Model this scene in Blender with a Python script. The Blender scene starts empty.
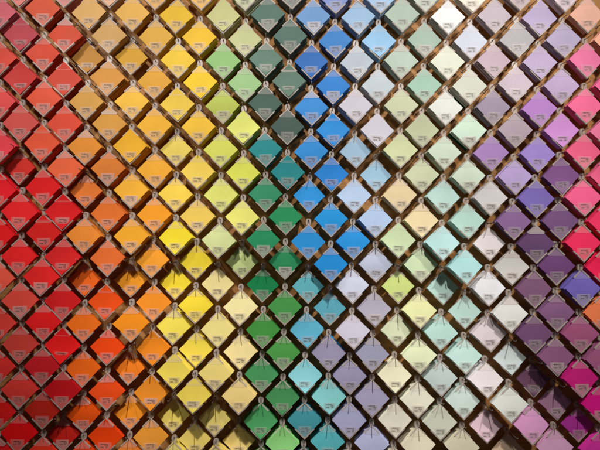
import bpy, math, random
from mathutils import Vector, Matrix, Euler
random.seed(7)
scene = bpy.context.scene
C = scene.collection

# ---------------------------------------------------------------- camera
S = 0.002            # metres per lattice unit (a sample card is about 5 cm along its edge)
D = 480.0            # distance of the lens from the plane of the hook ends
WALL = -35.0         # depth of the wooden wall behind the hook ends
HZ = 1.45            # height of the middle of the picture above the floor
def P(x, z, up):     # lattice units -> metres (x to the right, z towards the viewer, up)
    return Vector((x*S, -z*S, HZ + up*S))
cam = bpy.data.cameras.new('camera'); co = bpy.data.objects.new('camera', cam); C.objects.link(co)
co.location = P(0, D, 0); co.rotation_euler = (math.radians(90), 0, 0)
cam.sensor_width = 36; cam.lens = 36*D/600.0; cam.clip_start = .02; cam.clip_end = 100
scene.camera = co

# ---------------------------------------------------------------- light
w = bpy.data.worlds.new('World'); scene.world = w; w.use_nodes = True
bg = w.node_tree.nodes['Background']; bg.inputs[0].default_value = (1.0, .90, .82, 1); bg.inputs[1].default_value = .045
LIGHT = 1.0
def spot(x, z, up, tx, tup, power, size, blend, col=(1.0, .95, .89)):
    l = bpy.data.lights.new('spot_lamp', 'SPOT'); l.energy = power; l.spot_size = math.radians(size); l.spot_blend = blend
    l.shadow_soft_size = .018; l.color = col
    o = bpy.data.objects.new('spot_lamp', l); C.objects.link(o); o.location = P(x, z, up)
    o.rotation_euler = (P(tx, -15, tup) - P(x, z, up)).to_track_quat('-Z', 'Y').to_euler()
# a short track of four lamp clusters close above and in front of the display; in each one head washes the top and
# tighter heads throw light down to the lower rows
HEADS = ((190, 75), (20, 52), (-150, 40), (-260, 30))
for lx, tx, powers in ((-335, -265, (12, 6.5, 13.5, 7)), (-112, -110, (13, 7.6, 23, 28)),
                       (82, 80, (14.5, 7.8, 25, 29)), (320, 250, (17, 7.5, 22, 19))):
    for (tu, size), pw in zip(HEADS, powers):
        spot(lx, 300, 325, tx, tu, pw*LIGHT, size, 1.0)
scene.view_settings.view_transform = 'Standard'; scene.view_settings.look = 'None'
scene.view_settings.exposure = 0; scene.view_settings.gamma = 1
scene.render.engine = 'CYCLES'; scene.cycles.max_bounces = 8; scene.cycles.transparent_max_bounces = 24

# ---------------------------------------------------------------- materials
def mat(name):
    m = bpy.data.materials.new(name); m.use_nodes = True; nt = m.node_tree
    return m, nt, nt.nodes['Principled BSDF']
def N(nt, t, **k):
    n = nt.nodes.new(t)
    for a, b in k.items(): setattr(n, a, b)
    return n
# wood of the wall
wood, nt, b = mat('wood')
tc = N(nt, 'ShaderNodeTexCoord'); mp = N(nt, 'ShaderNodeMapping'); mp.inputs['Scale'].default_value = (3, 3, 42)
nz = N(nt, 'ShaderNodeTexNoise'); nz.inputs['Scale'].default_value = 2.2; nz.inputs['Detail'].default_value = 7; nz.inputs['Distortion'].default_value = .8
cr = N(nt, 'ShaderNodeValToRGB')
cr.color_ramp.elements[0].position = .3; cr.color_ramp.elements[0].color = (.30, .135, .042, 1)
cr.color_ramp.elements[1].position = .72; cr.color_ramp.elements[1].color = (.50, .25, .085, 1)
bp = N(nt, 'ShaderNodeBump'); bp.inputs['Strength'].default_value = .15; bp.inputs['Distance'].default_value = .002
nt.links.new(tc.outputs['Object'], mp.inputs[0]); nt.links.new(mp.outputs[0], nz.inputs[0]); nt.links.new(nz.outputs[0], cr.inputs[0])
nt.links.new(cr.outputs[0], b.inputs['Base Color']); nt.links.new(nz.outputs[0], bp.inputs['Height']); nt.links.new(bp.outputs[0], b.inputs['Normal'])
b.inputs['Roughness'].default_value = .55; b.inputs['Specular IOR Level'].default_value = .22
# painted sample card: its own colour sits on the object
card, nt, b = mat('painted_card')
oi = N(nt, 'ShaderNodeObjectInfo'); tc = N(nt, 'ShaderNodeTexCoord')
nz = N(nt, 'ShaderNodeTexNoise'); nz.inputs['Scale'].default_value = 26; nz.inputs['Detail'].default_value = 4; nz.noise_dimensions = '4D'
nt.links.new(oi.outputs['Random'], nz.inputs['W'])
mr = N(nt, 'ShaderNodeMapRange'); mr.inputs['To Min'].default_value = .84; mr.inputs['To Max'].default_value = 1.13  # soft sheen gradation put into the colour as broad random tone
mx = N(nt, 'ShaderNodeMix', data_type='RGBA', blend_type='MULTIPLY'); mx.inputs[0].default_value = 1
nt.links.new(tc.outputs['Object'], nz.inputs[0]); nt.links.new(nz.outputs[0], mr.inputs[0])
nt.links.new(oi.outputs['Color'], mx.inputs[6]); nt.links.new(mr.outputs[0], mx.inputs[7]); nt.links.new(mx.outputs[2], b.inputs['Base Color'])
n2 = N(nt, 'ShaderNodeTexNoise'); n2.inputs['Scale'].default_value = 900; n2.inputs['Detail'].default_value = 2
bp = N(nt, 'ShaderNodeBump'); bp.inputs['Strength'].default_value = .12; bp.inputs['Distance'].default_value = .0004
nt.links.new(tc.outputs['Object'], n2.inputs[0]); nt.links.new(n2.outputs[0], bp.inputs['Height']); nt.links.new(bp.outputs[0], b.inputs['Normal'])
b.inputs['Roughness'].default_value = .55; b.inputs['Specular IOR Level'].default_value = .10
def plastic(name, base, alpha, rough):
    m, nt, b = mat(name)
    b.inputs['Base Color'].default_value = (*base, 1); b.inputs['Roughness'].default_value = rough; b.inputs['Alpha'].default_value = alpha
    return m
rim_m = plastic('milky_plastic_edge', (.60, .52, .47), .52, .4)
film_m = plastic('clear_plastic_film', (.76, .67, .64), .085, .32); film_m.node_tree.nodes['Principled BSDF'].inputs['Specular IOR Level'].default_value = .3
tab_m = plastic('milky_plastic_tab', (.60, .52, .47), .42, .35)
nt = film_m.node_tree; oi = N(nt, 'ShaderNodeObjectInfo'); pw = N(nt, 'ShaderNodeMath', operation='POWER'); pw.inputs[1].default_value = 14
mr = N(nt, 'ShaderNodeMapRange'); mr.inputs['To Min'].default_value = .08; mr.inputs['To Max'].default_value = .3     # a few pockets are cloudier
nt.links.new(oi.outputs['Random'], pw.inputs[0]); nt.links.new(pw.outputs[0], mr.inputs[0]); nt.links.new(mr.outputs[0], nt.nodes['Principled BSDF'].inputs['Alpha'])
lab_m = plastic('label_film', (.50, .46, .42), .10, .4)
ink_m = plastic('label_ink', (.035, .032, .034), .44, .5)
metal, nt, b = mat('grey_metal'); b.inputs['Base Color'].default_value = (.34, .31, .28, 1); b.inputs['Metallic'].default_value = .8; b.inputs['Roughness'].default_value = .4

# ---------------------------------------------------------------- mesh helpers
class MB:
    def __init__(s): s.v = []; s.f = []; s.m = []
    def ext(s, poly, z0, z1, m=0):            # poly: (x, up) counter-clockwise seen from the viewer, z0 < z1
        n = len(poly); k = len(s.v)
        for z in (z0, z1):
            for x, u in poly: s.v.append((x, z, u))
        s.f.append(tuple(k+n+i for i in range(n))); s.m.append(m)
        s.f.append(tuple(k+i for i in reversed(range(n)))); s.m.append(m)
        for i in range(n):
            j = (i+1) % n; s.f.append((k+i, k+j, k+n+j, k+n+i)); s.m.append(m)
    def ring(s, outer, inner, z0, z1, m=0):
        n = len(outer); k = len(s.v)
        for z in (z0, z1):
            for p in (outer, inner):
                for x, u in p: s.v.append((x, z, u))
        for i in range(n):
            j = (i+1) % n; A, B, Cc, Dd = k, k+n, k+2*n, k+3*n
            for q in ((Cc+i, Cc+j, Dd+j, Dd+i), (A+j, A+i, B+i, B+j), (A+i, A+j, Cc+j, Cc+i), (B+j, B+i, Dd+i, Dd+j)):
                s.f.append(q); s.m.append(m)
    def tube(s, pts, rad, n=8, m=0):
        k = len(s.v); pts = [Vector(p) for p in pts]
        for i, p in enumerate(pts):
            t = (pts[min(i+1, len(pts)-1)] - pts[max(i-1, 0)]).normalized()
            a = t.cross(Vector((1, 0, 0)))
            if a.length < .1: a = t.cross(Vector((0, 0, 1)))
            a.normalize(); c = t.cross(a)
            for q in range(n):
                th = 2*math.pi*q/n; s.v.append(tuple(p + a*math.cos(th)*rad + c*math.sin(th)*rad))
        for i in range(len(pts)-1):
            for q in range(n):
                r = (q+1) % n; s.f.append((k+i*n+q, k+i*n+r, k+(i+1)*n+r, k+(i+1)*n+q)); s.m.append(m)
        s.f.append(tuple(k+q for q in reversed(range(n)))); s.m.append(m)
        e = k+(len(pts)-1)*n; s.f.append(tuple(e+q for q in range(n))); s.m.append(m)
    def build(s, name, mats, parent=None, rot=None, smooth=False):
        me = bpy.data.meshes.new(name)
        vs = [Vector((x, -z, u))*S for x, z, u in s.v]
        if rot:
            pv = Vector((0, 0, 21*S)); vs = [rot @ (p-pv) + pv for p in vs]
        me.from_pydata([tuple(p) for p in vs], [], s.f)
        for mm in mats: me.materials.append(mm)
        me.polygons.foreach_set('material_index', s.m)
        if smooth: me.polygons.foreach_set('use_smooth', [True]*len(me.polygons))
        me.validate(); me.update()
        o = bpy.data.objects.new(name, me); C.objects.link(o)
        if parent: o.parent = parent
        return o

# ---------------------------------------------------------------- the wall
wl = MB(); wl.ext([(-620, -520), (620, -520), (620, 520), (-620, 520)], -12, 0)
wall = wl.build('wooden_wall', [wood]); wall.location = P(0, WALL, 0)
wall['label'] = 'warm brown wooden back wall seen in the gaps behind the sample cards'; wall['category'] = 'wall'
wall['kind'] = 'structure'

# ---------------------------------------------------------------- the samples
# column, row, x and y of the card centre, depth of its face, width, thickness of the pad, paint colour (on a few cards with shade included), label, colour of a card behind
ROWS = [
(0, 0, -0.8, 13.0, -11, 34.8, 16, [0.707, 0.158, 0.2], 'rose red sample card above a crimson red one, topmost, first column from left', None),
(0, 1, -1.0, 57.3, -11, 34.8, 16, [0.705, 0.084, 0.06], 'crimson red sample card above another crimson red one, second down, first column from left', None),
(0, 2, -1.3, 101.6, -11, 34.8, 16, [0.776, 0.089, 0.09], 'crimson red sample card above another crimson red one, third down, first column from left', None),
(0, 3, -1.5, 145.9, -8, 36.4, 11, [0.88, 0.069, 0.094], 'crimson red sample card above another crimson red one, fourth down, first column from left', None),
(0, 4, -1.8, 190.2, -8, 36.4, 11, [0.88, 0.018, 0.029], 'crimson red sample card above another crimson red one, fifth down, first column from left', None),
(0, 5, -2.0, 234.5, -8, 36.4, 11, [0.88, 0.016, 0.021], 'crimson red sample card above another crimson red one, sixth down, first column from left', None),
(0, 6, -2.3, 278.8, -8, 36.4, 4.5, [0.88, 0.113, 0.069], 'crimson red sample card above a brick red one, fifth up, first column from left', None),
(0, 7, -2.5, 323.1, -8, 36.4, 4.5, [0.88, 0.07, 0.054], 'brick red sample card above a dark red one, fourth up, first column from left', None),
(0, 8, -2.8, 367.4, -8, 36.4, 4.5, [0.88, 0.043, 0.039], 'dark red sample card above another dark red one, third up, first column from left', None),
(0, 9, -3.0, 411.7, -8, 36.4, 4.5, [0.88, 0.015, 0.016], 'dark red sample card above another dark red one, second up, first column from left', None),
(0, 10, -3.3, 456.0, -8, 36.4, 4.5, [0.88, 0.015, 0.019], 'dark red sample card below another dark red one, lowest, first column from left', None),
(1, 0, 21.7, -9.2, -11, 34.8, 16, [0.815, 0.271, 0.253], 'rose sample card above a rose red one, topmost, second column from left', None),
(1, 1, 21.5, 35.0, -11, 34.8, 16, [0.505, 0.076, 0.101], 'rose red sample card above a crimson red one, second down, second column from left', None),
(1, 2, 21.3, 79.2, -11, 34.8, 16, [0.561, 0.051, 0.048], 'crimson red sample card above another crimson red one, third down, second column from left', None),
(1, 3, 21.1, 123.5, -8, 36.4, 11, [0.665, 0.097, 0.089], 'crimson red sample card above another crimson red one, fourth down, second column from left', None),
(1, 4, 20.9, 167.8, -19, 32.2, 5, [0.677, 0.04, 0.031], 'crimson red sample card above another crimson red one, fifth down, second column from left', None),
(1, 5, 20.7, 212.0, -8, 36.4, 11, [0.869, 0.022, 0.029], 'crimson red sample card above another crimson red one, sixth down, second column from left', None),
(1, 6, 20.5, 256.2, -8, 36.4, 4.5, [0.88, 0.021, 0.025], 'crimson red sample card above a brick red one, fifth up, second column from left', None),
(1, 7, 20.3, 300.5, -8, 36.4, 4.5, [0.87, 0.086, 0.061], 'brick red sample card above another brick red one, fourth up, second column from left', None),
(1, 8, 20.1, 344.8, -8, 36.4, 4.5, [0.707, 0.066, 0.051], 'brick red sample card above another brick red one, third up, second column from left', None),
(1, 9, 19.9, 389.0, -8, 36.4, 4.5, [0.88, 0.057, 0.047], 'brick red sample card above a dark red one, second up, second column from left', None),
(1, 10, 19.7, 433.2, -8, 36.4, 4.5, [0.88, 0.007, 0.01], 'dark red sample card below a brick red one, lowest, second column from left', None),
(2, 0, 43.0, 9.3, -11, 34.8, 16, [0.684, 0.11, 0.055], 'coral red sample card above a crimson red one, topmost, third column from left', None),
(2, 1, 43.0, 53.9, -11, 34.8, 16, [0.66, 0.079, 0.046], 'crimson red sample card above a coral red one, second down, third column from left', None),
(2, 2, 43.0, 98.5, -11, 34.8, 16, [0.749, 0.099, 0.051], 'coral red sample card above another coral red one, third down, third column from left', None),
(2, 3, 43.0, 143.1, -8, 36.4, 11, [0.79, 0.103, 0.049], 'coral red sample card above a crimson red one, fourth down, third column from left', None),
(2, 4, 43.0, 187.7, -8, 36.4, 11, [0.741, 0.015, 0.018], 'crimson red sample card above another crimson red one, fifth down, third column from left', None),
(2, 5, 43.0, 232.3, -8, 36.4, 11, [0.75, 0.021, 0.02], 'crimson red sample card above another crimson red one, sixth down, third column from left', None),
(2, 6, 43.0, 276.9, -8, 36.4, 4.5, [0.868, 0.023, 0.025], 'crimson red sample card above another crimson red one, fifth up, third column from left', None),
(2, 7, 43.0, 321.5, -8, 36.4, 4.5, [0.88, 0.016, 0.019], 'crimson red sample card above a dark red one, fourth up, third column from left', None),
(2, 8, 43.0, 366.1, -8, 36.4, 4.5, [0.614, 0.015, 0.024], 'dark red sample card above another dark red one, third up, third column from left', None),
(2, 9, 43.0, 410.7, -8, 36.4, 4.5, [0.558, 0.023, 0.013], 'dark red sample card above another dark red one, second up, third column from left', None),
(2, 10, 43.0, 455.3, -8, 36.4, 4.5, [0.88, 0.042, 0.019], 'dark red sample card below another dark red one, lowest, third column from left', None),
(3, 0, 65.6, -9.4, -11, 34.8, 16, [0.698, 0.231, 0.216], 'rose sample card above a coral red one, topmost, fourth column from left', None),
(3, 1, 65.3, 35.0, -11, 34.8, 16, [0.597, 0.079, 0.043], 'coral red sample card above a crimson red one, second down, fourth column from left', None),
(3, 2, 65.0, 79.4, -11, 34.8, 16, [0.59, 0.066, 0.041], 'crimson red sample card above a coral red one, third down, fourth column from left', None),
(3, 3, 64.7, 123.8, -8, 36.4, 11, [0.678, 0.075, 0.041], 'coral red sample card above another coral red one, fourth down, fourth column from left', None),
(3, 4, 64.5, 168.2, -8, 36.4, 11, [0.812, 0.134, 0.052], 'coral red sample card above a crimson red one, fifth down, fourth column from left', None),
(3, 5, 64.2, 212.6, -8, 36.4, 11, [0.694, 0.013, 0.018], 'crimson red sample card above another crimson red one, sixth down, fourth column from left', None),
(3, 6, 63.9, 257.0, -8, 36.4, 4.5, [0.694, 0.019, 0.021], 'crimson red sample card above a dark red one, fifth up, fourth column from left', None),
(3, 7, 63.6, 301.4, -8, 36.4, 4.5, [0.695, 0.016, 0.019], 'dark red sample card above a crimson red one, fourth up, fourth column from left', None),
(3, 8, 63.4, 345.8, -8, 36.4, 4.5, [0.88, 0.015, 0.016], 'crimson red sample card above a dark red one, third up, fourth column from left', None),
(3, 9, 63.1, 390.2, -3.5, 36.4, 4.5, [0.567, 0.009, 0.014], 'dark red sample card above another dark red one, second up, fourth column from left', None),
(3, 10, 62.8, 434.6, -20.2, 32.2, 5, [0.564, 0.019, 0.012], 'dark red sample card below another dark red one, lowest, fourth column from left', None),
(4, 0, 88.6, 13.3, -11, 34.8, 16, [0.637, 0.377, 0.139], 'golden tan sample card above a tan orange one, topmost, fifth column from left', None),
(4, 1, 87.9, 57.8, -20.2, 32.2, 5, [0.516, 0.251, 0.056], 'tan orange sample card above a golden tan one, second down, fifth column from left', None),
(4, 2, 87.2, 102.3, -11, 34.8, 16, [0.592, 0.315, 0.073], 'golden tan sample card above a soft orange one, third down, fifth column from left', None),
(4, 3, 86.5, 146.8, -11, 34.8, 16, [0.733, 0.272, 0.038], 'soft orange sample card above another soft orange one, fourth down, fifth column from left', None),
(4, 4, 85.9, 191.3, -19.1, 32.2, 5, [0.774, 0.199, 0.036], 'soft orange sample card above another soft orange one, fifth down, fifth column from left', None),
(4, 5, 85.2, 235.8, -3.5, 34.8, 16, [0.845, 0.269, 0.039], 'soft orange sample card above a bright orange one, sixth down, fifth column from left', None),
(4, 6, 84.5, 280.3, -22.4, 32.2, 5, [0.88, 0.147, 0.016], 'bright orange sample card above another bright orange one, fifth up, fifth column from left', None),
(4, 7, 83.8, 324.8, -11, 34.8, 6, [0.88, 0.169, 0.014], 'bright orange sample card above another bright orange one, fourth up, fifth column from left', None),
(4, 8, 83.1, 369.3, -11, 34.8, 6, [0.88, 0.144, 0.011], 'bright orange sample card above another bright orange one, third up, fifth column from left', None),
(4, 9, 82.5, 413.8, -11, 34.8, 6, [0.88, 0.1, 0.007], 'bright orange sample card above a brown red one, second up, fifth column from left', None),
(4, 10, 81.8, 458.3, -11, 34.8, 6, [0.88, 0.071, 0.013], 'brown red sample card below a bright orange one, lowest, fifth column from left', None),
(5, 0, 110.1, -10.1, -11, 34.8, 16, [0.692, 0.425, 0.292], 'peach sample card above a golden tan one, topmost, sixth column from left', None),
(5, 1, 109.7, 34.5, -11, 34.8, 16, [0.57, 0.342, 0.129], 'golden tan sample card above a tan orange one, second down, sixth column from left', None),
(5, 2, 109.4, 79.2, -11, 34.8, 16, [0.6, 0.277, 0.061], 'tan orange sample card above a golden yellow one, third down, sixth column from left', None),
(5, 3, 109.0, 123.8, -11, 34.8, 16, [0.618, 0.298, 0.059], 'golden yellow sample card above a soft orange one, fourth down, sixth column from left', None),
(5, 4, 108.6, 168.4, -11, 34.8, 16, [0.705, 0.209, 0.038], 'soft orange sample card above another soft orange one, fifth down, sixth column from left', None),
(5, 5, 108.3, 213.1, -11, 34.8, 16, [0.737, 0.17, 0.03], 'soft orange sample card above another soft orange one, sixth down, sixth column from left', None),
(5, 6, 107.9, 257.8, -11, 34.8, 6, [0.76, 0.155, 0.033], 'soft orange sample card above an orange red one, fifth up, sixth column from left', None),
(5, 7, 107.5, 302.4, -11, 34.8, 6, [0.88, 0.084, 0.01], 'orange red sample card above another orange red one, fourth up, sixth column from left', None),
(5, 8, 107.2, 347.1, -11, 34.8, 6, [0.88, 0.066, 0.007], 'orange red sample card above another orange red one, third up, sixth column from left', None),
(5, 9, 106.8, 391.7, -11, 34.8, 6, [0.88, 0.079, 0.011], 'orange red sample card above a brown red one, second up, sixth column from left', None),
(5, 10, 106.4, 436.3, -11, 34.8, 6, [0.88, 0.058, 0.004], 'brown red sample card below an orange red one, lowest, sixth column from left', None),
(6, 0, 132.2, 13.3, -11, 34.8, 16, [0.727, 0.421, 0.101], 'golden tan sample card above a golden yellow one, topmost, seventh column from left', None),
(6, 1, 132.0, 57.6, -19, 32.2, 5, [0.598, 0.331, 0.041], 'golden yellow sample card above another golden yellow one, second down, seventh column from left', None),
(6, 2, 131.7, 101.9, -11, 34.8, 16, [0.761, 0.445, 0.055], 'golden yellow sample card above a golden orange one, third down, seventh column from left', None),
(6, 3, 131.5, 146.2, -11, 34.8, 16, [0.795, 0.417, 0.03], 'golden orange sample card above another golden orange one, fourth down, seventh column from left', None),
(6, 4, 131.2, 190.5, -11, 34.8, 16, [0.865, 0.443, 0.044], 'golden orange sample card above another golden orange one, fifth down, seventh column from left', None),
(6, 5, 131.0, 234.8, -3.5, 34.8, 16, [0.795, 0.363, 0.026], 'golden orange sample card above another golden orange one, sixth down, seventh column from left', None),
(6, 6, 130.7, 279.1, -22.4, 32.2, 5, [0.844, 0.333, 0.023], 'golden orange sample card above a bright orange one, fifth up, seventh column from left', None),
(6, 7, 130.5, 323.4, -3.5, 34.8, 6, [0.88, 0.283, 0.014], 'bright orange sample card above another bright orange one, fourth up, seventh column from left', None),
(6, 8, 130.2, 367.7, -22.4, 32.2, 5, [0.88, 0.219, 0.017], 'bright orange sample card above another bright orange one, third up, seventh column from left', None),
(6, 9, 130.0, 412.0, -23.5, 32.2, 5, [0.88, 0.292, 0.021], 'bright orange sample card above a soft orange one, second up, seventh column from left', None),
(6, 10, 129.7, 456.3, -11, 34.8, 6, [0.88, 0.252, 0.039], 'soft orange sample card below a bright orange one, lowest, seventh column from left', None),
(7, 0, 156.0, -7.6, -11, 34.8, 16, [0.789, 0.44, 0.079], 'golden yellow sample card above another golden yellow one, topmost, eighth column from left', None),
(7, 1, 155.5, 36.8, -11, 34.8, 16, [0.663, 0.379, 0.064], 'golden yellow sample card above another golden yellow one, second down, eighth column from left', None),
(7, 2, 155.1, 81.2, -11, 34.8, 16, [0.647, 0.33, 0.046], 'golden yellow sample card above another golden yellow one, third down, eighth column from left', None),
(7, 3, 154.6, 125.6, -11, 34.8, 16, [0.806, 0.433, 0.044], 'golden yellow sample card above a golden orange one, fourth down, eighth column from left', None),
(7, 4, 154.1, 170.0, -11, 34.8, 16, [0.844, 0.405, 0.042], 'golden orange sample card above another golden orange one, fifth down, eighth column from left', None),
(7, 5, 153.7, 214.4, -11, 34.8, 16, [0.841, 0.332, 0.024], 'golden orange sample card above a soft orange one, sixth down, eighth column from left', None),
(7, 6, 153.2, 258.8, -11, 34.8, 6, [0.857, 0.341, 0.03], 'soft orange sample card above a bright orange one, fifth up, eighth column from left', None),
(7, 7, 152.8, 303.2, -11, 34.8, 6, [0.88, 0.29, 0.025], 'bright orange sample card above another bright orange one, fourth up, eighth column from left', None),
(7, 8, 152.3, 347.6, -11, 34.8, 6, [0.88, 0.265, 0.018], 'bright orange sample card above another bright orange one, third up, eighth column from left', None),
(7, 9, 151.8, 392.0, -11, 34.8, 6, [0.88, 0.292, 0.026], 'bright orange sample card above a soft orange one, second up, eighth column from left', None),
(7, 10, 151.4, 436.4, -11, 34.8, 6, [0.88, 0.348, 0.041], 'soft orange sample card below a bright orange one, lowest, eighth column from left', None),
(8, 0, 178.0, 16.0, -13, 34.0, 17, [0.725, 0.465, 0.041], 'golden yellow sample card above another golden yellow one, topmost, ninth column from left', None),
(8, 1, 177.5, 60.3, -13, 34.0, 17, [0.757, 0.516, 0.051], 'golden yellow sample card above another golden yellow one, second down, ninth column from left', None),
(8, 2, 177.0, 104.6, -13, 34.0, 17, [0.712, 0.496, 0.066], 'golden yellow sample card above a straw yellow one, third down, ninth column from left', None),
(8, 3, 176.4, 148.9, -19.1, 32.2, 5, [0.741, 0.587, 0.116], 'straw yellow sample card above a golden yellow one, fourth down, ninth column from left', None),
(8, 4, 175.9, 193.2, -13, 34.0, 17, [0.88, 0.623, 0.085], 'golden yellow sample card above a bright yellow one, fifth down, ninth column from left', None),
(8, 5, 175.4, 237.5, -3.5, 34.0, 17, [0.88, 0.707, 0.036], 'bright yellow sample card above another bright yellow one, sixth down, ninth column from left', None),
(8, 6, 174.9, 281.8, -21.96, 32.2, 5, [0.88, 0.7, 0.045], 'bright yellow sample card above a straw yellow one, fifth up, ninth column from left', None),
(8, 7, 174.3, 326.1, -13, 34.0, 17, [0.88, 0.73, 0.101], 'straw yellow sample card above another straw yellow one, fourth up, ninth column from left', None),
(8, 8, 173.8, 370.4, -3.5, 34.0, 17, [0.88, 0.704, 0.107], 'straw yellow sample card above another straw yellow one, third up, ninth column from left', None),
(8, 9, 173.3, 414.7, -25.7, 32.2, 5, [0.88, 0.719, 0.156], 'straw yellow sample card above another straw yellow one, second up, ninth column from left', None),
(8, 10, 172.8, 459.0, -13, 34.0, 17, [0.88, 0.754, 0.143], 'straw yellow sample card below another straw yellow one, lowest, ninth column from left', None),
(9, 0, 200.5, -6.5, -13, 34.0, 17, [0.824, 0.491, 0.085], 'golden yellow sample card above a golden orange one, topmost, tenth column from left', None),
(9, 1, 199.9, 38.0, -13, 34.0, 17, [0.752, 0.469, 0.039], 'golden orange sample card above a bright yellow one, second down, tenth column from left', None),
(9, 2, 199.2, 82.5, -13, 34.0, 17, [0.765, 0.521, 0.03], 'bright yellow sample card above a golden yellow one, third down, tenth column from left', None),
(9, 3, 198.6, 127.0, -13, 34.0, 17, [0.818, 0.511, 0.049], 'golden yellow sample card above a straw yellow one, fourth down, tenth column from left', None),
(9, 4, 197.9, 171.5, -13, 34.0, 17, [0.821, 0.603, 0.1], 'straw yellow sample card above a golden tan one, fifth down, tenth column from left', None),
(9, 5, 197.3, 216.0, -13, 34.0, 17, [0.812, 0.576, 0.117], 'golden tan sample card above a bright yellow one, sixth down, tenth column from left', None),
(9, 6, 196.6, 260.5, -13, 34.0, 17, [0.88, 0.682, 0.046], 'bright yellow sample card above another bright yellow one, fifth up, tenth column from left', None),
(9, 7, 196.0, 305.0, -13, 34.0, 17, [0.88, 0.681, 0.046], 'bright yellow sample card above another bright yellow one, fourth up, tenth column from left', None),
(9, 8, 195.3, 349.5, -13, 34.0, 17, [0.88, 0.7, 0.083], 'bright yellow sample card above a straw yellow one, third up, tenth column from left', None),
(9, 9, 194.7, 394.0, -3.5, 34.0, 17, [0.88, 0.701, 0.111], 'straw yellow sample card above another straw yellow one, second up, tenth column from left', None),
(9, 10, 194.0, 438.5, -19.76, 32.2, 5, [0.88, 0.692, 0.177], 'straw yellow sample card below another straw yellow one, lowest, tenth column from left', None),
(10, 0, 223.9, 16.0, -13, 34.0, 17, [0.518, 0.522, 0.247], 'butter yellow sample card above a light green one, topmost, eleventh column from left', None),
(10, 1, 223.0, 60.7, -13, 34.0, 17, [0.269, 0.486, 0.186], 'light green sample card above a lime yellow one, second down, eleventh column from left', None),
(10, 2, 222.1, 105.4, -13, 34.0, 17, [0.444, 0.511, 0.106], 'lime yellow sample card above another lime yellow one, third down, eleventh column from left', None),
(10, 3, 221.2, 150.1, -13, 34.0, 17, [0.621, 0.654, 0.114], 'lime yellow sample card above another lime yellow one, fourth down, eleventh column from left', None),
(10, 4, 220.3, 194.8, -13, 34.0, 17, [0.693, 0.73, 0.183], 'lime yellow sample card above a pale yellow green one, fifth down, eleventh column from left', None),
(10, 5, 219.4, 239.5, -3.5, 34.0, 17, [0.643, 0.707, 0.326], 'pale yellow green sample card above a butter yellow one, sixth down, eleventh column from left', None),
(10, 6, 218.5, 284.2, -19, 32.2, 5, [0.784, 0.672, 0.299], 'butter yellow sample card above another butter yellow one, fifth up, eleventh column from left', None),
(10, 7, 217.5, 328.9, -13, 34.0, 17, [0.818, 0.7, 0.257], 'butter yellow sample card above another butter yellow one, fourth up, eleventh column from left', None),
(10, 8, 216.6, 373.6, -3.5, 34.0, 17, [0.88, 0.721, 0.224], 'butter yellow sample card above a straw yellow one, third up, eleventh column from left', None),
(10, 9, 215.7, 418.3, -19.32, 32.2, 5, [0.88, 0.716, 0.208], 'straw yellow sample card above another straw yellow one, second up, eleventh column from left', None),
(10, 10, 214.8, 463.0, -13, 34.0, 17, [0.88, 0.69, 0.184], 'straw yellow sample card below another straw yellow one, lowest, eleventh column from left', None),
(11, 0, 246.2, -5.6, -13, 34.0, 17, [0.502, 0.55, 0.347], 'pale yellow green sample card above another pale yellow green one, topmost, twelfth column from left', None),
(11, 1, 245.4, 39.0, -13, 34.0, 17, [0.481, 0.505, 0.269], 'pale yellow green sample card above a pale green one, second down, twelfth column from left', None),
(11, 2, 244.6, 83.6, -13, 34.0, 17, [0.297, 0.493, 0.23], 'pale green sample card above a lime yellow one, third down, twelfth column from left', None),
(11, 3, 243.8, 128.2, -13, 34.0, 17, [0.645, 0.678, 0.163], 'lime yellow sample card above another lime yellow one, fourth down, twelfth column from left', None),
(11, 4, 243.1, 172.8, -13, 34.0, 17, [0.64, 0.674, 0.098], 'lime yellow sample card above a straw yellow one, fifth down, twelfth column from left', None),
(11, 5, 242.3, 217.4, -3.5, 34.0, 17, [0.794, 0.773, 0.186], 'straw yellow sample card above a pale yellow green one, sixth down, twelfth column from left', None),
(11, 6, 241.5, 262.0, -20.2, 32.2, 5, [0.566, 0.68, 0.29], 'pale yellow green sample card above a butter yellow one, fifth up, twelfth column from left', None),
(11, 7, 240.7, 306.6, -13, 34.0, 17, [0.879, 0.791, 0.4], 'butter yellow sample card above a sand one, fourth up, twelfth column from left', None),
(11, 8, 239.9, 351.2, -13, 34.0, 17, [0.88, 0.733, 0.345], 'sand sample card above a golden tan one, third up, twelfth column from left', None),
(11, 9, 239.2, 395.8, -3.5, 34.0, 17, [0.88, 0.678, 0.261], 'golden tan sample card above another golden tan one, second up, twelfth column from left', None),
(11, 10, 238.4, 440.4, -25.7, 32.2, 5, [0.88, 0.68, 0.234], 'golden tan sample card below another golden tan one, lowest, twelfth column from left', None),
(12, 0, 267.5, 14.3, -13, 34.0, 17, [0.091, 0.165, 0.142], 'grey green sample card above another grey green one, topmost, thirteenth column from left', None),
(12, 1, 266.9, 59.3, -13, 34.0, 17, [0.114, 0.203, 0.16], 'grey green sample card above another grey green one, second down, thirteenth column from left', None),
(12, 2, 266.2, 104.4, -13, 34.0, 17, [0.058, 0.107, 0.087], 'grey green sample card above a deep teal one, third down, thirteenth column from left', None),
(12, 3, 265.5, 149.4, -13, 34.0, 17, [0.022, 0.236, 0.253], 'deep teal sample card above an emerald green one, fourth down, thirteenth column from left', None),
(12, 4, 264.9, 194.5, -13, 34.0, 17, [0.041, 0.269, 0.143], 'emerald green sample card above another emerald green one, fifth down, thirteenth column from left', None),
(12, 5, 264.2, 239.6, -3.5, 34.0, 17, [0.024, 0.264, 0.115], 'emerald green sample card above another emerald green one, sixth down, thirteenth column from left', None),
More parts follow.
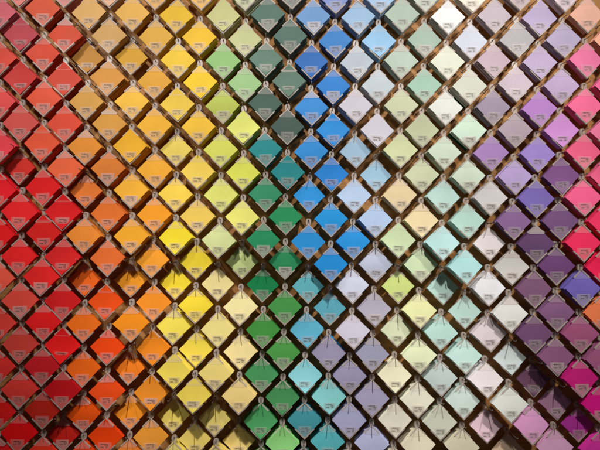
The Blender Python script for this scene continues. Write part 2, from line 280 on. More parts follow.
(12, 6, 263.6, 284.6, -19.1, 32.2, 5, [0.011, 0.208, 0.072], 'emerald green sample card above another emerald green one, fifth up, thirteenth column from left', None),
(12, 7, 262.9, 329.6, -13, 34.0, 17, [0.052, 0.262, 0.052], 'emerald green sample card above another emerald green one, fourth up, thirteenth column from left', None),
(12, 8, 262.2, 374.7, -13, 34.0, 17, [0.063, 0.292, 0.109], 'emerald green sample card above another emerald green one, third up, thirteenth column from left', None),
(12, 9, 261.6, 419.8, -13, 34.0, 17, [0.072, 0.342, 0.119], 'emerald green sample card above a grass green one, second up, thirteenth column from left', None),
(12, 10, 260.9, 464.8, -13, 34.0, 17, [0.057, 0.163, 0.031], 'grass green sample card below an emerald green one, lowest, thirteenth column from left', None),
(13, 0, 290.7, -8.8, -13, 34.0, 17, [0.161, 0.208, 0.201], 'grey sample card above a grey green one, topmost, fourteenth column from left', None),
(13, 1, 289.9, 36.3, -13, 34.0, 17, [0.088, 0.154, 0.138], 'grey green sample card above another grey green one, second down, fourteenth column from left', None),
(13, 2, 289.0, 81.3, -13, 34.0, 17, [0.102, 0.174, 0.137], 'grey green sample card above another grey green one, third down, fourteenth column from left', None),
(13, 3, 288.2, 126.4, -13, 34.0, 17, [0.059, 0.101, 0.09], 'grey green sample card above a deep teal one, fourth down, fourteenth column from left', None),
(13, 4, 287.3, 171.4, -13, 34.0, 17, [0.022, 0.228, 0.244], 'deep teal sample card above an emerald green one, fifth down, fourteenth column from left', None),
(13, 5, 286.5, 216.5, -13, 34.0, 17, [0.023, 0.257, 0.102], 'emerald green sample card above another emerald green one, sixth down, fourteenth column from left', None),
(13, 6, 285.7, 261.6, -13, 34.0, 17, [0.024, 0.233, 0.096], 'emerald green sample card above another emerald green one, fifth up, fourteenth column from left', None),
(13, 7, 284.8, 306.6, -13, 34.0, 17, [0.06, 0.287, 0.072], 'emerald green sample card above another emerald green one, fourth up, fourteenth column from left', None),
(13, 8, 284.0, 351.6, -13, 34.0, 17, [0.07, 0.3, 0.067], 'emerald green sample card above another emerald green one, third up, fourteenth column from left', None),
(13, 9, 283.2, 396.7, -13, 34.0, 17, [0.059, 0.261, 0.094], 'emerald green sample card above a grass green one, second up, fourteenth column from left', None),
(13, 10, 282.3, 441.8, -13, 34.0, 17, [0.281, 0.685, 0.233], 'grass green sample card below an emerald green one, lowest, fourteenth column from left', None),
(14, 0, 313.1, 18.0, -13, 34.0, 17, [0.149, 0.298, 0.567], 'sky blue sample card above a vivid blue one, topmost, fourteenth column from right', None),
(14, 1, 312.1, 62.6, -13, 34.0, 17, [0.034, 0.138, 0.425], 'vivid blue sample card above another vivid blue one, second down, fourteenth column from right', None),
(14, 2, 311.2, 107.3, -13, 34.0, 17, [0.041, 0.232, 0.586], 'vivid blue sample card above another vivid blue one, third down, fourteenth column from right', None),
(14, 3, 310.3, 151.9, -13, 34.0, 17, [0.036, 0.25, 0.63], 'vivid blue sample card above another vivid blue one, fourth down, fourteenth column from right', None),
(14, 4, 309.3, 196.6, -19.1, 32.2, 5, [0.031, 0.299, 0.729], 'vivid blue sample card above another vivid blue one, fifth down, fourteenth column from right', None),
(14, 5, 308.4, 241.2, -3.5, 34.0, 17, [0.026, 0.276, 0.668], 'vivid blue sample card above a turquoise one, sixth down, fourteenth column from right', None),
(14, 6, 307.5, 285.9, -19.1, 32.2, 5, [0.112, 0.416, 0.494], 'turquoise sample card above another turquoise one, fifth up, fourteenth column from right', None),
(14, 7, 306.6, 330.6, -13, 34.0, 17, [0.115, 0.449, 0.641], 'turquoise sample card above another turquoise one, fourth up, fourteenth column from right', None),
(14, 8, 305.6, 375.2, -13, 34.0, 17, [0.26, 0.641, 0.72], 'turquoise sample card above a deep teal one, third up, fourteenth column from right', None),
(14, 9, 304.7, 419.8, -13, 34.0, 17, [0.057, 0.287, 0.35], 'deep teal sample card above another deep teal one, second up, fourteenth column from right', None),
(14, 10, 303.8, 464.5, -13, 34.0, 17, [0.046, 0.124, 0.132], 'deep teal sample card below another deep teal one, lowest, fourteenth column from right', None),
(15, 0, 335.1, -3.5, -13, 34.0, 17, [0.21, 0.28, 0.569], 'pale blue sample card above a vivid blue one, topmost, thirteenth column from right', None),
(15, 1, 334.3, 41.0, -13, 34.0, 17, [0.054, 0.205, 0.528], 'vivid blue sample card above another vivid blue one, second down, thirteenth column from right', None),
(15, 2, 333.6, 85.5, -13, 34.0, 17, [0.034, 0.197, 0.565], 'vivid blue sample card above another vivid blue one, third down, thirteenth column from right', None),
(15, 3, 332.9, 130.0, -13, 34.0, 17, [0.028, 0.239, 0.63], 'vivid blue sample card above another vivid blue one, fourth down, thirteenth column from right', [0.023, 0.216, 0.604]),
(15, 4, 332.1, 174.5, -13, 34.0, 6, [0.02, 0.199, 0.594], 'vivid blue sample card above another vivid blue one, fifth down, thirteenth column from right', None),
(15, 5, 331.4, 219.0, -13, 34.0, 17, [0.021, 0.286, 0.682], 'vivid blue sample card above another vivid blue one, sixth down, thirteenth column from right', None),
(15, 6, 330.7, 263.5, -3.5, 34.0, 17, [0.017, 0.244, 0.642], 'vivid blue sample card above a turquoise one, fifth up, thirteenth column from right', None),
(15, 7, 329.9, 308.0, -19, 32.2, 5, [0.107, 0.385, 0.494], 'turquoise sample card above a lilac grey one, fourth up, thirteenth column from right', None),
(15, 8, 329.2, 352.5, -13, 34.0, 17, [0.313, 0.293, 0.441], 'lilac grey sample card above a turquoise one, third up, thirteenth column from right', [0.023, 0.296, 0.658]),
(15, 9, 328.4, 397.0, -13, 34.0, 17, [0.275, 0.709, 0.727], 'turquoise sample card above a deep teal one, second up, thirteenth column from right', None),
(15, 10, 327.7, 441.5, -13, 34.0, 17, [0.104, 0.475, 0.537], 'deep teal sample card below a turquoise one, lowest, thirteenth column from right', None),
(16, 0, 356.9, 17.0, -13, 34.0, 17, [0.296, 0.458, 0.66], 'pale blue sample card above a pale grey one, topmost, twelfth column from right', None),
(16, 1, 356.1, 61.8, -13, 34.0, 17, [0.391, 0.45, 0.526], 'pale grey sample card above an off-white one, second down, twelfth column from right', None),
(16, 2, 355.3, 106.6, -13, 34.0, 17, [0.514, 0.495, 0.578], 'off-white sample card above a pale blue one, third down, twelfth column from right', None),
(16, 3, 354.6, 151.4, -19, 32.2, 5, [0.329, 0.487, 0.649], 'pale blue sample card above a bluish grey one, fourth down, twelfth column from right', None),
(16, 4, 353.8, 196.2, -13, 34.0, 6, [0.408, 0.543, 0.75], 'bluish grey sample card above a vivid blue one, fifth down, twelfth column from right', None),
(16, 5, 353.1, 241.0, -13, 34.0, 17, [0.023, 0.272, 0.688], 'vivid blue sample card above an off-white one, sixth down, twelfth column from right', None),
(16, 6, 352.3, 285.8, -13, 34.0, 17, [0.571, 0.6, 0.763], 'off-white sample card above a pale grey one, fifth up, twelfth column from right', None),
(16, 7, 351.6, 330.6, -13, 34.0, 17, [0.584, 0.561, 0.688], 'pale grey sample card above a lilac grey one, fourth up, twelfth column from right', None),
(16, 8, 350.8, 375.4, -13, 34.0, 17, [0.344, 0.322, 0.507], 'lilac grey sample card above another lilac grey one, third up, twelfth column from right', None),
(16, 9, 350.0, 420.2, -13, 34.0, 17, [0.433, 0.432, 0.666], 'lilac grey sample card above a beige one, second up, twelfth column from right', None),
(16, 10, 349.3, 465.0, -13, 34.0, 17, [0.88, 0.772, 0.67], 'beige sample card below a lilac grey one, lowest, twelfth column from right', None),
(17, 0, 380.0, -2.8, -13, 34.0, 17, [0.359, 0.521, 0.742], 'pale blue sample card above another pale blue one, topmost, eleventh column from right', None),
(17, 1, 379.2, 41.8, -13, 34.0, 17, [0.272, 0.485, 0.719], 'pale blue sample card above an off-white one, second down, eleventh column from right', None),
(17, 2, 378.3, 86.3, -13, 34.0, 17, [0.476, 0.544, 0.607], 'off-white sample card above another off-white one, third down, eleventh column from right', None),
(17, 3, 377.5, 130.9, -13, 34.0, 6, [0.578, 0.559, 0.65], 'off-white sample card above a pale blue one, fourth down, eleventh column from right', None),
(17, 4, 376.7, 175.4, -21.3, 32.2, 5, [0.322, 0.526, 0.698], 'pale blue sample card above another pale blue one, fifth down, eleventh column from right', None),
(17, 5, 375.9, 220.0, -13, 34.0, 17, [0.396, 0.529, 0.764], 'pale blue sample card above a pale grey one, sixth down, eleventh column from right', None),
(17, 6, 375.1, 264.6, -13, 34.0, 17, [0.47, 0.518, 0.664], 'pale grey sample card above a grey one, fifth up, eleventh column from right', None),
(17, 7, 374.3, 309.1, -13, 34.0, 17, [0.413, 0.391, 0.489], 'grey sample card above a lilac grey one, fourth up, eleventh column from right', None),
(17, 8, 373.4, 353.6, -13, 34.0, 17, [0.348, 0.346, 0.485], 'lilac grey sample card above another lilac grey one, third up, eleventh column from right', None),
(17, 9, 372.6, 398.2, -13, 34.0, 17, [0.369, 0.345, 0.516], 'lilac grey sample card above a bluish grey one, second up, eleventh column from right', None),
(17, 10, 371.8, 442.8, -13, 34.0, 17, [0.555, 0.585, 0.88], 'bluish grey sample card below a lilac grey one, lowest, eleventh column from right', None),
(18, 0, 402.4, 15.5, -12, 34.4, 12, [0.394, 0.495, 0.423], 'pale grey sample card above an off-white one, topmost, tenth column from right', None),
(18, 1, 401.6, 60.4, -12, 34.4, 12, [0.404, 0.506, 0.434], 'off-white sample card above a pale greenish white one, second down, tenth column from right', None),
(18, 2, 400.8, 105.3, -12, 34.4, 12, [0.487, 0.533, 0.358], 'pale greenish white sample card, third down in tenth column from right', None),
(18, 3, 400.0, 150.2, -12, 34.4, 12, [0.595, 0.651, 0.385], 'pale yellow green sample card above a sand one, fourth down, tenth column from right', None),
(18, 4, 399.2, 195.1, -13, 34.0, 17, [0.688, 0.563, 0.35], 'sand sample card above a pale green one, fifth down, tenth column from right', None),
(18, 5, 398.4, 240.0, -3.5, 34.0, 17, [0.557, 0.694, 0.428], 'pale green sample card above a lime yellow one, sixth down, tenth column from right', None),
(18, 6, 397.6, 284.9, -19, 32.2, 5, [0.569, 0.68, 0.229], 'lime yellow sample card above a pale greenish white one, fifth up, tenth column from right', None),
(18, 7, 396.8, 329.8, -20.2, 32.2, 5, [0.691, 0.756, 0.522], 'pale greenish white sample card above a cream one, fourth up, tenth column from right', None),
(18, 8, 396.0, 374.7, -13, 34.0, 17, [0.868, 0.844, 0.615], 'cream sample card above another cream one, third up, tenth column from right', None),
(18, 9, 395.2, 419.6, -13, 34.0, 17, [0.88, 0.858, 0.717], 'cream sample card above another cream one, second up, tenth column from right', None),
(18, 10, 394.4, 464.5, -13, 34.0, 17, [0.88, 0.856, 0.698], 'cream sample card below another cream one, lowest, tenth column from right', None),
(19, 0, 425.0, -5, -12, 34.4, 12, [0.495, 0.566, 0.509], 'off-white sample card above a pale grey one, topmost, ninth column from right', None),
(19, 1, 424.2, 40, -12, 34.4, 12, [0.332, 0.441, 0.373], 'pale grey sample card above a greenish grey one, second down, ninth column from right', None),
(19, 2, 423.4, 85, -12, 34.4, 12, [0.324, 0.495, 0.402], 'greenish grey sample card above another greenish grey one, third down, ninth column from right', None),
(19, 3, 422.6, 130, -12, 34.4, 12, [0.463, 0.509, 0.334], 'greenish grey sample card above a pale greenish white one, fourth down, ninth column from right', None),
(19, 4, 421.7, 175, -13, 34.0, 17, [0.569, 0.623, 0.421], 'pale greenish white sample card above a sand one, fifth down, ninth column from right', None),
(19, 5, 420.9, 220, -13, 34.0, 17, [0.794, 0.657, 0.401], 'sand sample card above a pale greenish white one, sixth down, ninth column from right', None),
(19, 6, 420.1, 265, -13, 34.0, 17, [0.592, 0.735, 0.482], 'pale greenish white sample card, fifth up in ninth column from right', None),
(19, 7, 419.3, 310, -13, 34.0, 17, [0.715, 0.751, 0.401], 'pale yellow green sample card, fourth up in ninth column from right', None),
(19, 8, 418.5, 355, -13, 34.0, 17, [0.779, 0.851, 0.569], 'pale greenish white sample card above a cream one, third up, ninth column from right', None),
(19, 9, 417.7, 400, -13, 34.0, 17, [0.88, 0.874, 0.717], 'cream sample card above another cream one, second up, ninth column from right', None),
(19, 10, 416.9, 445, -13, 34.0, 17, [0.88, 0.824, 0.621], 'cream sample card below another cream one, lowest, ninth column from right', None),
(20, 0, 447.6, 17.4, -12, 34.4, 12, [0.73, 0.759, 0.783], 'white sample card above another white one, topmost, eighth column from right', None),
(20, 1, 446.8, 62.4, -12, 34.4, 12, [0.661, 0.694, 0.587], 'white sample card above another white one, second down, eighth column from right', None),
(20, 2, 445.9, 107.4, -12, 34.4, 12, [0.649, 0.681, 0.647], 'white sample card above a pale greenish white one, third down, eighth column from right', None),
(20, 3, 445.0, 152.4, -12, 34.4, 12, [0.574, 0.681, 0.567], 'pale greenish white sample card, fourth down in eighth column from right', None),
(20, 4, 444.1, 197.4, -13, 34.0, 17, [0.472, 0.673, 0.634], 'pale greenish white sample card, fifth down in eighth column from right', None),
(20, 5, 443.2, 242.4, -3.5, 34.0, 17, [0.47, 0.732, 0.752], 'pale bluish white sample card, fifth up in eighth column from right', None),
(20, 6, 442.3, 287.4, -22.84, 32.2, 5, [0.46, 0.663, 0.623], 'pale greenish white sample card, fourth up in eighth column from right', None),
(20, 7, 441.4, 332.4, -13, 34.0, 17, [0.498, 0.744, 0.703], 'pale greenish white sample card above a pale grey one, third up, eighth column from right', None),
(20, 8, 440.5, 377.4, -13, 34.0, 17, [0.514, 0.622, 0.608], 'pale grey sample card above a greenish grey one, second up, eighth column from right', None),
(20, 9, 439.7, 422.4, -13, 34.0, 17, [0.623, 0.656, 0.542], 'greenish grey sample card below a pale grey one, lowest, eighth column from right', None),
(21, 0, 471.1, -4, -12, 34.4, 12, [0.713, 0.694, 0.607], 'cream sample card above a white one, topmost, seventh column from right', None),
(21, 1, 470.2, 41, -12, 34.4, 12, [0.59, 0.62, 0.743], 'white sample card above another white one, second down, seventh column from right', None),
(21, 2, 469.3, 86, -12, 34.4, 12, [0.562, 0.59, 0.511], 'white sample card above a pale greenish white one, third down, seventh column from right', [0.012, 0.072, 0.034]),
(21, 3, 468.4, 131, -12, 34.4, 12, [0.581, 0.743, 0.626], 'pale greenish white sample card, fourth down in seventh column from right', [0.012, 0.072, 0.034]),
(21, 4, 467.5, 176, -13, 34.0, 17, [0.628, 0.744, 0.622], 'pale greenish white sample card, fifth down in seventh column from right', None),
(21, 5, 466.6, 221, -13, 34.0, 17, [0.446, 0.672, 0.604], 'pale greenish white sample card, sixth down in seventh column from right', None),
(21, 6, 465.7, 266, -3.5, 34.0, 17, [0.441, 0.756, 0.777], 'pale bluish white sample card, fifth up in seventh column from right', None),
(21, 7, 464.9, 311, -19, 32.2, 5, [0.5, 0.717, 0.675], 'pale greenish white sample card, fourth up in seventh column from right', None),
(21, 8, 464.0, 356, -13, 34.0, 17, [0.554, 0.79, 0.746], 'pale greenish white sample card above a pale grey one, third up, seventh column from right', None),
(21, 9, 463.1, 401, -13, 34.0, 17, [0.635, 0.765, 0.714], 'pale grey sample card above a beige one, second up, seventh column from right', None),
(21, 10, 462.2, 446, -13, 34.0, 17, [0.697, 0.663, 0.502], 'beige sample card below a pale grey one, lowest, seventh column from right', None),
(22, 0, 495.4, 16.0, -12, 34.4, 12, [0.48, 0.422, 0.483], 'pale grey sample card above a pinkish grey one, topmost, sixth column from right', None),
(22, 1, 494.3, 61.4, -12, 34.4, 12, [0.513, 0.395, 0.474], 'pinkish grey sample card above a grey one, second down, sixth column from right', None),
(22, 2, 493.2, 106.8, -12, 34.4, 12, [0.31, 0.261, 0.348], 'grey sample card above an orchid purple one, third down, sixth column from right', None),
(22, 3, 492.1, 152.2, -12, 34.4, 12, [0.412, 0.252, 0.558], 'orchid purple sample card above an off-white one, fourth down, sixth column from right', None),
(22, 4, 491.0, 197.6, -8, 34.0, 17, [0.636, 0.614, 0.628], 'off-white sample card above another off-white one, fifth down, sixth column from right', None),
(22, 5, 489.9, 243.0, -19.1, 32.2, 5, [0.727, 0.675, 0.691], 'off-white sample card above a white one, fifth up, sixth column from right', None),
(22, 6, 488.8, 288.4, -13, 34.0, 17, [0.814, 0.822, 0.88], 'white sample card above an off-white one, fourth up, sixth column from right', None),
(22, 7, 487.7, 333.8, -13, 34.0, 17, [0.755, 0.669, 0.717], 'off-white sample card above a white one, third up, sixth column from right', None),
(22, 8, 486.6, 379.2, -8, 34.0, 17, [0.88, 0.82, 0.842], 'white sample card above a pinkish grey one, second up, sixth column from right', None),
(22, 9, 485.5, 424.6, -20.64, 32.2, 5, [0.869, 0.625, 0.737], 'pinkish grey sample card below a white one, lowest, sixth column from right', None),
(23, 0, 518.6, -6.6, -11, 35.0, 10, [0.523, 0.419, 0.469], 'pinkish grey sample card above a pale grey one, topmost, fifth column from right', None),
(23, 1, 517.6, 39.0, -11, 35.0, 10, [0.421, 0.404, 0.431], 'pale grey sample card above another pale grey one, second down, fifth column from right', None),
(23, 2, 516.5, 84.6, -11, 35.0, 10, [0.539, 0.456, 0.533], 'pale grey sample card above a pinkish grey one, third down, fifth column from right', None),
(23, 3, 515.4, 130.2, -11, 35.0, 10, [0.407, 0.332, 0.394], 'pinkish grey sample card above a lavender one, fourth down, fifth column from right', None),
(23, 4, 514.4, 175.8, -11, 35.0, 10, [0.443, 0.342, 0.627], 'lavender sample card above a deep purple one, fifth down, fifth column from right', None),
(23, 5, 513.3, 221.4, -11, 35.0, 10, [0.243, 0.133, 0.301], 'deep purple sample card above a pale grey one, sixth down, fifth column from right', None),
(23, 6, 512.2, 267.0, -11, 35.0, 10, [0.653, 0.629, 0.614], 'pale grey sample card above an off-white one, fifth up, fifth column from right', None),
(23, 7, 511.2, 312.6, -8, 35.0, 10, [0.773, 0.779, 0.766], 'off-white sample card above another off-white one, fourth up, fifth column from right', None),
(23, 8, 510.1, 358.2, -19, 32.2, 5, [0.671, 0.77, 0.789], 'off-white sample card above a white one, third up, fifth column from right', None),
(23, 9, 509.0, 403.8, -8, 35.0, 10, [0.836, 0.88, 0.832], 'white sample card above a tan one, second up, fifth column from right', None),
(23, 10, 508.0, 449.4, -24.6, 32.2, 5, [0.662, 0.489, 0.342], 'tan sample card below a white one, lowest, fifth column from right', None),
(24, 0, 540.5, 18.0, -11, 35.0, 10, [0.468, 0.39, 0.6], 'pale lilac sample card above another pale lilac one, topmost, fourth column from right', None),
(24, 1, 539.5, 63.2, -11, 35.0, 10, [0.461, 0.374, 0.566], 'pale lilac sample card above an orchid purple one, second down, fourth column from right', None),
(24, 2, 538.6, 108.4, -11, 35.0, 10, [0.448, 0.22, 0.577], 'orchid purple sample card above a lavender one, third down, fourth column from right', None),
(24, 3, 537.7, 153.6, -11, 35.0, 10, [0.344, 0.24, 0.63], 'lavender sample card above a violet one, fourth down, fourth column from right', None),
(24, 4, 536.7, 198.8, -8, 36.4, 10, [0.189, 0.135, 0.443], 'violet sample card above a deep purple one, fifth down, fourth column from right', None),
(24, 5, 535.8, 244.0, -8, 36.4, 10, [0.136, 0.065, 0.167], 'deep purple sample card above a dusky mauve one, fifth up, fourth column from right', None),
(24, 6, 534.9, 289.2, -8, 36.4, 10, [0.226, 0.107, 0.205], 'dusky mauve sample card above a deep purple one, fourth up, fourth column from right', None),
(24, 7, 534.0, 334.4, -8, 36.4, 10, [0.179, 0.081, 0.186], 'deep purple sample card above a dusky mauve one, third up, fourth column from right', None),
(24, 8, 533.0, 379.6, -20.2, 32.2, 5, [0.143, 0.064, 0.121], 'dusky mauve sample card above a pink mauve one, second up, fourth column from right', None),
(24, 9, 532.1, 424.8, -8, 36.4, 10, [0.869, 0.411, 0.743], 'pink mauve sample card below a dusky mauve one, lowest, fourth column from right', None),
(25, 0, 564.2, -5.3, -11, 35.0, 10, [0.735, 0.608, 0.705], 'pale pinkish white sample card above a pale lilac one, topmost, third column from right', None),
(25, 1, 563.2, 40.0, -11, 35.0, 10, [0.443, 0.385, 0.571], 'pale lilac sample card above another pale lilac one, second down, third column from right', None),
(25, 2, 562.2, 85.3, -11, 35.0, 10, [0.523, 0.397, 0.629], 'pale lilac sample card above an orchid purple one, third down, third column from right', None),
(25, 3, 561.2, 130.6, -11, 35.0, 10, [0.646, 0.294, 0.697], 'orchid purple sample card above a deep purple one, fourth down, third column from right', None),
(25, 4, 560.2, 175.9, -8, 36.4, 10, [0.208, 0.087, 0.25], 'deep purple sample card above another deep purple one, fifth down, third column from right', None),
(25, 5, 559.1, 221.2, -8, 36.4, 10, [0.174, 0.085, 0.211], 'deep purple sample card above another deep purple one, sixth down, third column from right', None),
(25, 6, 558.1, 266.5, -8, 36.4, 10, [0.164, 0.064, 0.192], 'deep purple sample card above a dusky mauve one, fifth up, third column from right', None),
(25, 7, 557.1, 311.8, -8, 36.4, 10, [0.235, 0.106, 0.228], 'dusky mauve sample card above another dusky mauve one, fourth up, third column from right', None),
(25, 8, 556.1, 357.1, -8, 36.4, 10, [0.257, 0.104, 0.213], 'dusky mauve sample card above another dusky mauve one, third up, third column from right', None),
(25, 9, 555.1, 402.4, -21.3, 32.2, 5, [0.329, 0.168, 0.276], 'dusky mauve sample card above a pink mauve one, second up, third column from right', None),
(25, 10, 554.0, 447.7, -8, 36.4, 10, [0.88, 0.478, 0.765], 'pink mauve sample card below a dusky mauve one, lowest, third column from right', None),
(26, 0, 587.3, 15.0, -11, 35.0, 10, [0.815, 0.453, 0.351], 'peach sample card above a pink mauve one, topmost, second column from right', None),
(26, 1, 586.3, 60.5, -11, 35.0, 10, [0.767, 0.182, 0.363], 'pink mauve sample card above a magenta one, second down, second column from right', None),
(26, 2, 585.2, 106.0, -11, 35.0, 10, [0.88, 0.154, 0.325], 'magenta sample card above a pink one, third down, second column from right', None),
(26, 3, 584.2, 151.5, -11, 35.0, 10, [0.88, 0.131, 0.27], 'pink sample card above a magenta one, fourth down, second column from right', None),
(26, 4, 583.2, 197.0, -8, 36.4, 10, [0.88, 0.123, 0.284], 'magenta sample card above a crimson red one, fifth down, second column from right', None),
(26, 5, 582.2, 242.5, -8, 36.4, 10, [0.88, 0.033, 0.123], 'crimson red sample card above a violet one, fifth up, second column from right', None),
(26, 6, 581.1, 288.0, -8, 36.4, 10, [0.171, 0.132, 0.49], 'violet sample card above a pink mauve one, fourth up, second column from right', None),
(26, 7, 580.1, 333.5, -8, 36.4, 10, [0.382, 0.099, 0.227], 'pink mauve sample card above a magenta one, third up, second column from right', None),
(26, 8, 579.1, 379.0, -8, 36.4, 10, [0.619, 0.018, 0.22], 'magenta sample card above another magenta one, second up, second column from right', None),
(26, 9, 578.1, 424.5, -19, 32.2, 5, [0.436, 0.04, 0.337], 'magenta sample card below another magenta one, lowest, second column from right', None),
(27, 1, 610.3, 40.0, -11, 35.0, 10, [0.88, 0.443, 0.319], 'peach sample card above a magenta one, topmost, first column from right', None),
(27, 2, 609.1, 85.5, -11, 35.0, 10, [0.88, 0.161, 0.359], 'magenta sample card above a pink mauve one, second down, first column from right', None),
(27, 3, 607.9, 131.0, -11, 35.0, 10, [0.88, 0.216, 0.401], 'pink mauve sample card above a magenta one, third down, first column from right', None),
(27, 4, 606.8, 176.5, -8, 36.4, 10, [0.88, 0.142, 0.292], 'magenta sample card above a crimson red one, fourth down, first column from right', None),
(27, 5, 605.6, 222.0, -8, 36.4, 10, [0.88, 0.04, 0.141], 'crimson red sample card above another crimson red one, fifth down, first column from right', None),
(27, 6, 604.5, 267.5, -8, 36.4, 10, [0.88, 0.02, 0.094], 'crimson red sample card above a tan orange one, fifth up, first column from right', None),
(27, 7, 603.3, 313.0, -8, 36.4, 10, [0.88, 0.224, 0.086], 'tan orange sample card above a pink mauve one, fourth up, first column from right', None),
(27, 8, 602.2, 358.5, -8, 36.4, 10, [0.362, 0.11, 0.237], 'pink mauve sample card above a magenta one, third up, first column from right', None),
(27, 9, 601.0, 404.0, -8, 36.4, 10, [0.776, 0.012, 0.267], 'magenta sample card above another magenta one, second up, first column from right', None),
(27, 10, 599.9, 449.5, -8, 36.4, 10, [0.844, 0.049, 0.462], 'magenta sample card below another magenta one, lowest, first column from right', None)
]

def card_mesh(h, T, n=8):
    """A pad of square cards on its corner: a slightly curled front sheet over a few looser ones."""
    mb = MB()
    bend = random.gauss(0, .7); bend2 = random.gauss(.2, .9); sag = random.uniform(-.3, .3)
    def face(a, b_):                       # a, b_ in -1..1 along the two edges
        x = (a - b_)*h/2; u = (a + b_)*h/2
        z = bend*(x/h)**2 + bend2*(u/h)**2 + sag*(u/h) - .1*(a*a*b_*b_)
        return x, z, u
    k = 0
    for zoff in (0, -.5):
        for i in range(n+1):
            for j in range(n+1):
                x, z, u = face(-1+2*i/n, -1+2*j/n); mb.v.append((x, z+zoff, u))
    g = lambda i, j, s=0: s*(n+1)**2 + i*(n+1) + j
    for i in range(n):
        for j in range(n):
            mb.f.append((g(i, j), g(i+1, j), g(i+1, j+1), g(i, j+1))); mb.m.append(0)
            mb.f.append((g(i, j, 1), g(i, j+1, 1), g(i+1, j+1, 1), g(i+1, j, 1))); mb.m.append(0)
    for i in range(n):
        for (p, q) in (((i, 0), (i+1, 0)), ((n, i), (n, i+1)), ((i+1, n), (i, n)), ((0, i+1), (0, i))):
            mb.f.append((g(*p), g(*p, 1), g(*q, 1), g(*q))); mb.m.append(0)
    L = max(2, int(T/2.6)); z = -1.3
    for q in range(L):
        t = (T-1.3)/L; hh = h - random.uniform(.0, .45); dx = random.gauss(0, .28); du = random.gauss(-.1, .22)
        mb.ext([(dx, du-hh), (dx+hh, du), (dx, du+hh), (dx-hh, du)], z-t*.86, z); z -= t
    return mb

def band(tip, s, reach, th, out):          # V band hugging the corner at up = tip*s ; s = +1 top, -1 bottom
    pts = [(-reach, tip-reach-0.2), (-reach-.75*th, tip-reach+.55*th), (0, tip+out), (reach+.75*th, tip-reach+.55*th), (reach, tip-reach-.2), (0, tip-.15)]
    pts = [(x, u*s) for x, u in pts]
    return pts[::-1] if s > 0 else pts

def label_text(mb, cx, top, z):
    """Three short printed lines, far too small to read in the photograph."""
    def line(x0, x1, y, hgt, bold):
        x = x0
        while x < x1 - .25:
            wdt = random.choice((.34, .42, .5, .3)) * (1.15 if bold else 1)
            k = random.random()
            if k < .45: mb.ext([(x, y-hgt), (x+wdt, y-hgt), (x+wdt, y), (x, y)], z, z+.03, 1)
            elif k < .7:
                mb.ext([(x, y-hgt), (x+.16, y-hgt), (x+.16, y), (x, y)], z, z+.03, 1)
                mb.ext([(x+.16, y-hgt*.6), (x+wdt, y-hgt*.6), (x+wdt, y-hgt*.3), (x+.16, y-hgt*.3)], z, z+.03, 1)
            else:
                mb.ext([(x, y-hgt*.3), (x+wdt, y-hgt*.3), (x+wdt, y), (x, y)], z, z+.03, 1)
                mb.ext([(x, y-hgt), (x+wdt*.5, y-hgt), (x+wdt*.5, y-hgt*.3), (x, y-hgt*.3)], z, z+.03, 1)
            x += wdt + .14
    line(cx-3.9, cx+3.6-random.random()*.8, top-1.1, .95, True)
    line(cx+.4+random.random(), cx+3.7, top-2.7, .8, False)
    line(cx-3.9, cx-.3, top-4.2, .8, False); line(cx+1.6, cx+3.4, top-4.2, .8, False)

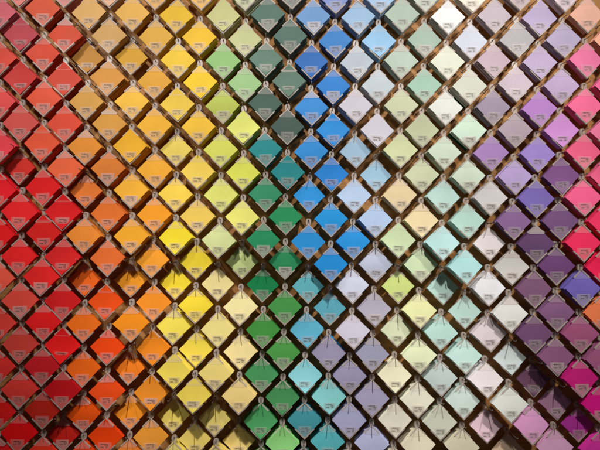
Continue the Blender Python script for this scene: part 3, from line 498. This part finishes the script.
for (c, r, px, py, zf, wd, T, col, lab, back) in ROWS:
    zf = zf + random.uniform(-1.6, 1.6); T = min(T*random.uniform(.75, 1.2), zf - WALL - 2.5)
    f = (D - zf)/D
    h = wd/2*f*random.uniform(.985, 1.012)
    X = (px-300 + random.gauss(0, .45))*f; U = (225-py + random.gauss(0, .45))*f
    root = bpy.data.objects.new('colour_sample', None); C.objects.link(root); root.empty_display_size = .01
    root.location = P(X, zf, U)
    root['label'] = lab; root['category'] = 'colour sample'; root['group'] = 'colour sample cards hanging on the wooden wall'
    rot = Euler((math.radians(random.gauss(-3.6, 1.7)), math.radians(random.gauss(0, 1.1)), math.radians(random.gauss(0, 2.0)))).to_matrix()
    k = h/17.2
    o = card_mesh(h, T).build('card_pad', [card], root, rot); o.color = (*col, 1)
    if back:
        mb = MB(); dx, du = (-1.6, -1.2) if c > 20 else (1.5, .6)
        hh = h*.99; mb.ext([(dx, du-hh), (dx+hh, du), (dx, du+hh), (dx-hh, du)], -T-2.2, -T-1.0)
        bo = mb.build('back_card', [card], root, rot); bo.color = (*back, 1)
    # bottom corner pocket: V-shaped milky edge, clear film over the card
    mb = MB(); mb.ext(band(h, -1, 9.3*k, 1.25, 1.6), -1.5, .25, 0)
    e = 6.6*k
    mb.ext([(-e, -h+e+.4), (0, -h+.2), (e, -h+e+.4), (e, -5.3*k), (-e, -5.3*k)], .55, .68, 1)
    mb.build('bottom_pocket', [rim_m, film_m], root, rot)
    # label inside the pocket
    mb = MB(); lx = random.gauss(.3, .35); lt = -5.7*k + random.gauss(0, .3)
    mb.ext([(lx-5.2, lt-6.2), (lx+5.2, lt-6.2), (lx+5.2, lt), (lx-5.2, lt)], .72, .78, 0)
    label_text(mb, lx, lt, .80)
    mb.build('label', [lab_m, ink_m], root, rot)
    # top corner pocket and hanging tab
    mb = MB(); mb.ext(band(h, 1, 7.2*k, 1.25, .9), -1.5, .25, 0)
    e = 7.6*k
    mb.ext([(-e, h-e-.4), (e, h-e-.4), (0, h-.2)], .5, .63, 1)
    mb.build('top_pocket', [rim_m, film_m], root, rot)
    mb = MB(); n = 20; outer = []; inner = []
    cy = h + 3.4
    for i in range(n):
        th = 2*math.pi*i/n; ct, st = math.cos(th), math.sin(th)
        e_ = (abs(ct)**2.6 + abs(st)**2.6)**(-1/2.6)
        outer.append((2.7*e_*ct, cy - .3 + 3.5*e_*st)); inner.append((.7*ct, cy + .7 + 1.1*st))
    mb.ring(outer, inner, -2.4 - min(T*.3, 2.2), -2.4)
    mb.build('hang_tab', [tab_m], root, rot)
    # hook: round wall plate, long pin through the tab, tip bent upwards
    mb = MB(); hy = cy + .9; he = max(5.0, -zf - 2.0)
    mb.tube([(0, WALL-zf+.05, hy), (0, WALL-zf+.7, hy)], 1.3, 12)
    mb.tube([(0, WALL-zf+1.6, hy), (0, he-2.4, hy), (0, he-1, hy+.25), (0, he-.2, hy+.9), (0, he, hy+1.7)], .40, 8)
    mb.build('hook', [metal], root, None, True)
